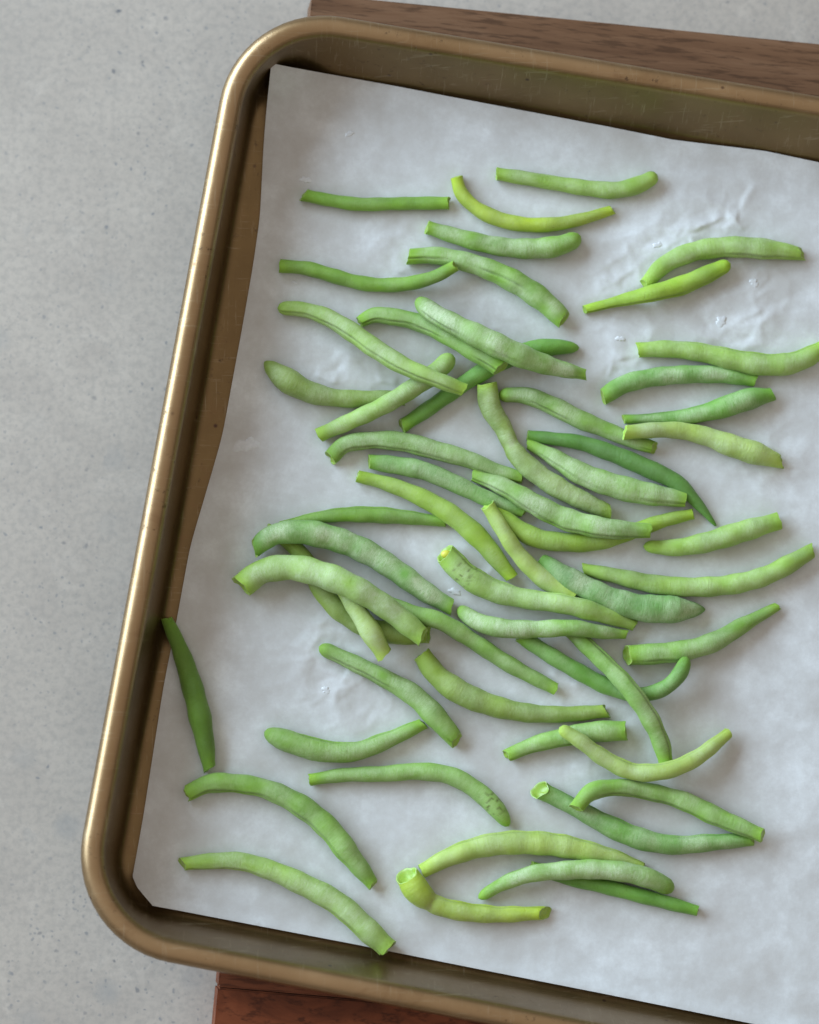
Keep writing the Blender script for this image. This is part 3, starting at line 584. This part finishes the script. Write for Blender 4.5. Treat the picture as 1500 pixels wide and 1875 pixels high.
def build_bean(bi, label, colname, bloom, seam, e0, e1, extra, ctl):
    rs = np.random.RandomState(100 + bi)
    P = np.array(ctl, float)
    length = np.linalg.norm(np.diff(P[:, :3], axis=0), axis=1).sum()
    n = int(length / 0.62)
    D, s = curve(P, n)
    Ln = s[-1]
    c = D[:, :3]; r = D[:, 3].copy() * 0.965
    tg = np.gradient(c, axis=0); tg /= np.linalg.norm(tg, axis=1)[:, None]
    up = np.array((0, 0, 1.0)) - tg * tg[:, 2:3]; up /= np.linalg.norm(up, axis=1)[:, None]
    rt = np.cross(tg, up)
    # lumpy outline: seeds, hand-grown irregularity, an optional pinch
    ph = rs.rand() * 6
    r *= 1 + 0.034 * np.sin(s / (8.5 + 3 * rs.rand()) * 2 * np.pi + ph) + 0.05 * (vnoise(s / 6.0, s * 0 + bi, 4) - 0.5)
    pin = extra.get('pinch')
    if pin is not None: r *= 1 - 0.14 * np.exp(-((s / Ln - pin) / 0.035) ** 2)
    for e, dist in ((e0, s), (e1, Ln - s)):
        if e == 't':
            x = np.clip(dist / (1.15 * np.mean(r)), 0, 1); r *= np.sqrt(np.clip(1 - (1 - x) ** 2, 0.0004, 1))
        elif e == 'h': r *= 1 + 0.03 * np.exp(-(dist / 2.2) ** 2)
        else: r *= 1 + 0.03 * np.exp(-(dist / 1.2) ** 2)
    th = np.linspace(0, 2 * np.pi, SEG, endpoint=False)
    TH, SS = np.meshgrid(th, s)
    RR_ = np.repeat(r[:, None], SEG, 1)
    twist = rs.uniform(-0.25, 0.25)
    g = np.zeros_like(TH)
    if seam is not None:
        a0 = math.radians(90 + seam)
        dth = (TH - a0 - twist * (SS / Ln - 0.5) + np.pi) % (2 * np.pi) - np.pi
        dth = dth + 0.22 * (vnoise(SS / 9.0 + bi, SS * 0, 17) - 0.5)
        st = smoothstep(0.22, 0.62, vnoise(SS / 13.0 + bi * 3.1, SS * 0, 23)) * 0.85 + 0.15
        g = np.exp(-(dth / 0.075) ** 2) * st
        side = np.where(dth > 0, 1.0, 0.35)
        lips = np.exp(-((np.abs(dth) - 0.27) / 0.2) ** 2) * st * side
        RR_ = RR_ * (1 - 0.15 * g + 0.065 * lips)
    wr = extra.get('wr', 0.34)
    RR_ = RR_ * (1 + 0.030 * (fbm(SS / 3.2 + bi * 7, TH / 1.05, 8, 2) - 0.5) + wr * 0.10 * (fbm(SS / 1.5 + bi * 3, TH * 1.1, 14, 3) - 0.5))
    # slanted cuts: the end rings slide along the axis
    slide = np.zeros_like(TH); caps = []
    for k, (e, sg) in enumerate(((e0, 1), (e1, -1))):
        if e == 't': continue
        dist = SS if k == 0 else Ln - SS
        kv = rs.uniform(-0.05, 0.25) if e == 'c' else extra.get('kv', rs.uniform(0.12, 0.38))
        kh = rs.uniform(-0.32, 0.32)
        jag = 0.13 * (vnoise(TH * 2.2, TH * 0 + bi + k, 40) - 0.5)
        sl = sg * r.mean() * (kv * np.sin(TH) + kh * np.cos(TH) + jag + (0.36 if e == 'h' else 0.14) * (vnoise(TH * 1.1, TH * 0 + bi * 2 + k, 44) - 0.5))
        slide += np.exp(-(dist / 1.6)) * sl
        caps.append((k, e, sg))
    pos = c[:, None, :] + (np.cos(TH) * RR_)[..., None] * rt[:, None, :] + (np.sin(TH) * RR_ * HF)[..., None] * up[:, None, :] + slide[..., None] * tg[:, None, :]
    # nothing sinks into the paper
    pos[..., 2] = np.maximum(pos[..., 2], 0.75)
    verts = pos.reshape(-1, 3)
    faces = []
    for i in range(n - 1):
        for j in range(SEG):
            k = (j + 1) % SEG
            faces.append((i * SEG + j, i * SEG + k, (i + 1) * SEG + k, (i + 1) * SEG + j))
    verts = list(map(tuple, verts)); nv = len(verts)
    tips = []
    if e0 == 't':
        verts.append(tuple(c[0] - tg[0] * 0.05)); t0 = len(verts) - 1; tips.append(0)
        for j in range(SEG): faces.append((t0, (j + 1) % SEG, j))
    if e1 == 't':
        verts.append(tuple(c[-1] + tg[-1] * 0.05)); t1 = len(verts) - 1; tips.append(n - 1)
        for j in range(SEG): faces.append((t1, (n - 1) * SEG + j, (n - 1) * SEG + (j + 1) % SEG))
    base_pt = np.array((P[:, 0].mean(), P[:, 1].mean(), 0.9))
    root = empty('green_bean', tuple(base_pt * 0.001))
    tag(root, label, 'green bean', 'green beans scattered on the baking paper')
    Vv = (np.array(verts) - base_pt) * 0.001
    me = mesh_np('pod', Vv, faces)
    # pigment: along-length drift, lighter cut stems, dark seam line, patches of pale frost
    base = np.array(PAL[colname]) * rs.uniform(0.93, 1.07)
    f1 = fbm(SS / 11 + bi * 5, TH / 2.2, 60, 2)[..., None]
    tint = base * (0.70 + 0.60 * f1)
    yell = np.array((0.36, 0.54, 0.035))
    for e, dist in ((e0, SS), (e1, Ln - SS)):
        amt = {'c': 0.62, 'h': 0.5, 't': 0.42}[e] * rs.uniform(0.3, 1.15)
        if colname in ('dark', 'darkmid'): amt *= 0.25
        w = (amt * np.exp(-(dist / 3.4) ** 2))[..., None]
        tint = tint * (1 - w) + (yell * 0.55 + base * 0.75) * w
    tint = tint * (1 - 0.40 * g[..., None])
    if extra.get('pinch') is not None:
        w = (0.5 * np.exp(-((SS / Ln - extra['pinch']) / 0.02) ** 2) * (fbm(SS / 1.2, TH * 1.4, 71, 2) > 0.5))[..., None]
        tint = tint * (1 - w) + np.array((0.18, 0.10, 0.03)) * w
    fk = 0.0
    if extra.get('fleck') is not None:
        w = (0.75 * np.exp(-((SS / Ln - extra['fleck']) / 0.06) ** 2) * smoothstep(0.60, 0.68, fbm(SS / 0.9, TH * 2.6, 77, 2)))[..., None]
        tint = tint * (1 - w) + np.array((0.09, 0.055, 0.018)) * w; fk = w[..., 0]
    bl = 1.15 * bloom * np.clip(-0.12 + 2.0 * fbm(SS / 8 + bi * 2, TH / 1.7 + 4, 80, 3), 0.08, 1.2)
    bl = bl * (0.16 + 0.92 * smoothstep(-0.30, 1.0, np.sin(TH) + 0.5 * (fbm(SS / 5 + bi, TH / 1.3, 88, 2) - 0.5)))    # pale frost kept to the top, painting in lit tops and shaded flanks
    bl = bl * (1 - fk)
    for e, dist in ((e0, SS), (e1, Ln - SS)): bl = bl * (1 - 0.92 * np.exp(-(dist / rs.uniform(3.0, 6.5)) ** 2))
    col = np.c_[np.clip(tint, 0.005, 0.9).reshape(-1, 3), np.ones(n * SEG)]
    co = np.stack([SS + bi * 37.0, np.cos(TH) * r.mean() * 1.0, np.sin(TH) * r.mean() * 1.0], -1).reshape(-1, 3)
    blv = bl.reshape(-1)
    for tpi in tips:
        j = tpi * SEG
        col = np.vstack([col, col[j:j + 1]]); co = np.vstack([co, co[j:j + 1]]); blv = np.append(blv, blv[j])
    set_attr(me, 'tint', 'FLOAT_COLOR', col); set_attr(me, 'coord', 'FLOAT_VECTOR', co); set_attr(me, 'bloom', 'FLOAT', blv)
    link('pod', me, M_pod, root)
    # the cut faces: pale skin edge, moist flesh, hollow seed chamber
    for k, e, sg in caps:
        ring = pos[0] if k == 0 else pos[-1]
        inw = (tg[0] if k == 0 else -tg[-1])
        ctr = ring.mean(0); rad = r[0] if k == 0 else r[-1]
        prof = ((1.0, 0.0, 1), (0.95, -0.08, 1), (0.90, 0.02, 1), (0.84, 0.14, 0), (0.52, 0.30, 0), (0.30, 0.26, 2), (0.12, 0.2, 2)) if e == 'c' else ((1.0, 0.0, 1), (0.96, -0.08, 1), (0.91, 0.0, 1), (0.82, 0.3, 0), (0.68, 0.75, 0), (0.45, 0.95, 2), (0.15, 0.8, 2))
        if 'kv' in extra and k == 0 and e == 'h': prof = prof[:3] + ((0.84, 0.6, 0), (0.76, 1.6, 0), (0.55, 2.4, 2), (0.2, 2.6, 2))
        vs_ = []; cs_ = []
        fl = np.array(((0.35, 0.52, 0.065), (0.42, 0.56, 0.17), (0.38, 0.52, 0.085)))
        fl = fl * (0.65 + 0.35 * np.array(PAL[colname]).mean() / 0.28)
        for (a, dep, ci) in prof:
            wob = 1 + (0.12 * np.sin(2 * th + bi) + 0.05 * np.sin(5 * th + 2 * bi) if a < 0.83 else 0)
            vs_.append(ctr + (ring - ctr) * (a * wob if np.ndim(wob) == 0 else (a * wob)[:, None]) + inw * dep * min(rad / 3.5, 1.2))
            cs_.append(np.tile(np.r_[fl[ci], 1], (SEG, 1)))
        fv = np.vstack(vs_ + [vs_[-1].mean(0)[None]]); cv = np.vstack(cs_ + [cs_[-1][:1]])
        fv[:, 2] = np.maximum(fv[:, 2], 0.76)
        ff = []
        for i in range(len(prof) - 1):
            for j in range(SEG):
                q = (j + 1) % SEG
                ff.append((i * SEG + j, i * SEG + q, (i + 1) * SEG + q, (i + 1) * SEG + j))
        last = len(fv) - 1; b0 = (len(prof) - 1) * SEG
        for j in range(SEG): ff.append((last, b0 + j, b0 + (j + 1) % SEG))
        cm = mesh_np('cut_end', (fv - base_pt) * 0.001, ff)
        set_attr(cm, 'tint', 'FLOAT_COLOR', cv)
        co_ = link('cut_end', cm, M_flesh, root)
        if e == 'h': co_['label'] = 'hollow cut end'
        if extra.get('seed') == k:
            bm = bmesh.new(); bmesh.ops.create_icosphere(bm, subdivisions=3, radius=1.0)
            for v_ in bm.verts: v_.co = Vector((v_.co.x * 1.35, v_.co.y, v_.co.z * 0.9)) * (1 + 0.08 * math.sin(v_.co.x * 2.3 + 1))
            for f_ in bm.faces: f_.smooth = True
            sm = bpy.data.meshes.new('seed'); bm.to_mesh(sm); bm.free()
            so_ = link('seed', sm, M_seed, root)
            so_.scale = (0.0014,) * 3
            so_.location = Vector((ctr - base_pt) * 0.001) + Vector(inw * 0.0005) + Vector((0, 0, rad * 0.00030))
    return root
for bi, rec in enumerate(BEANS): build_bean(bi, *rec)

# ------------------------------------------------------------------ beads of moisture on the paper
DROPS = [(-20.9, 132.0, 1.3, 'small oval water bead alone on the paper between the corner and top beans'), (-56.4, 22.8, 3.4, 'largest flat water splash near the left edge of the paper'),
         (-36.1, 115.5, 1.6, 'faint water bead just above the thin smooth bean'), (-39.6, 79.4, 1.0, 'tiny water bead under the stem of the sagging smooth bean'),
         (119.9, 80.2, 1.6, 'water bead on the paper below the hollow tipped bean'), (108.3, 66.7, 2.0, 'water bead between the bright yellow bean and the long wavy bean'),
         (128.5, 17.2, 1.2, 'water bead just past the end of the pale yellowish bean'),
         (86.5, 93.5, 1.5, 'water bead beside the arched bean with the hollow tip'), (73.0, 60.5, 1.3, 'water bead above the cut end of the long wavy bean'),
         (15.6, -27.5, 1.7, 'clear water bead where the frosted arch meets the bright green rounded end'), (-28.5, -61.5, 1.4, 'water bead above the boat shaped bean')]
for i, (x, y, rad, lab) in enumerate(DROPS):
    k = np.argmin((X - x) ** 2 + (Y - y) ** 2); z = Z.ravel()[k]
    vsd = [(0, 0, 0.16 * min(rad, 1.8))]; fsd = []
    na, nr = 28, 5
    for q in range(1, nr + 1):
        for j in range(na):
            a = 2 * math.pi * j / na
            rr = rad * (1 + 0.28 * math.sin(2 * a + i) + 0.14 * math.sin(5 * a + 2 * i) + 0.08 * math.sin(7 * a)) * q / nr
            vsd.append((rr * math.cos(a) * 1.15, rr * math.sin(a) * 0.85, 0.16 * min(rad, 1.8) * (1 - (q / nr) ** 2.6) - (0.12 if q == nr else 0)))
    for j in range(na): fsd.append((0, 1 + j, 1 + (j + 1) % na))
    for q in range(nr - 1):
        for j in range(na):
            fsd.append((1 + q * na + j, 1 + (q + 1) * na + j, 1 + (q + 1) * na + (j + 1) % na, 1 + q * na + (j + 1) % na))
    o = link('water_drop', mesh_np('water_drop', np.array(vsd) * .001, fsd), M_drop)
    o.location = mm(x, y, z + 0.05)
    tag(o, lab, 'water drop', 'water beads on the baking paper')
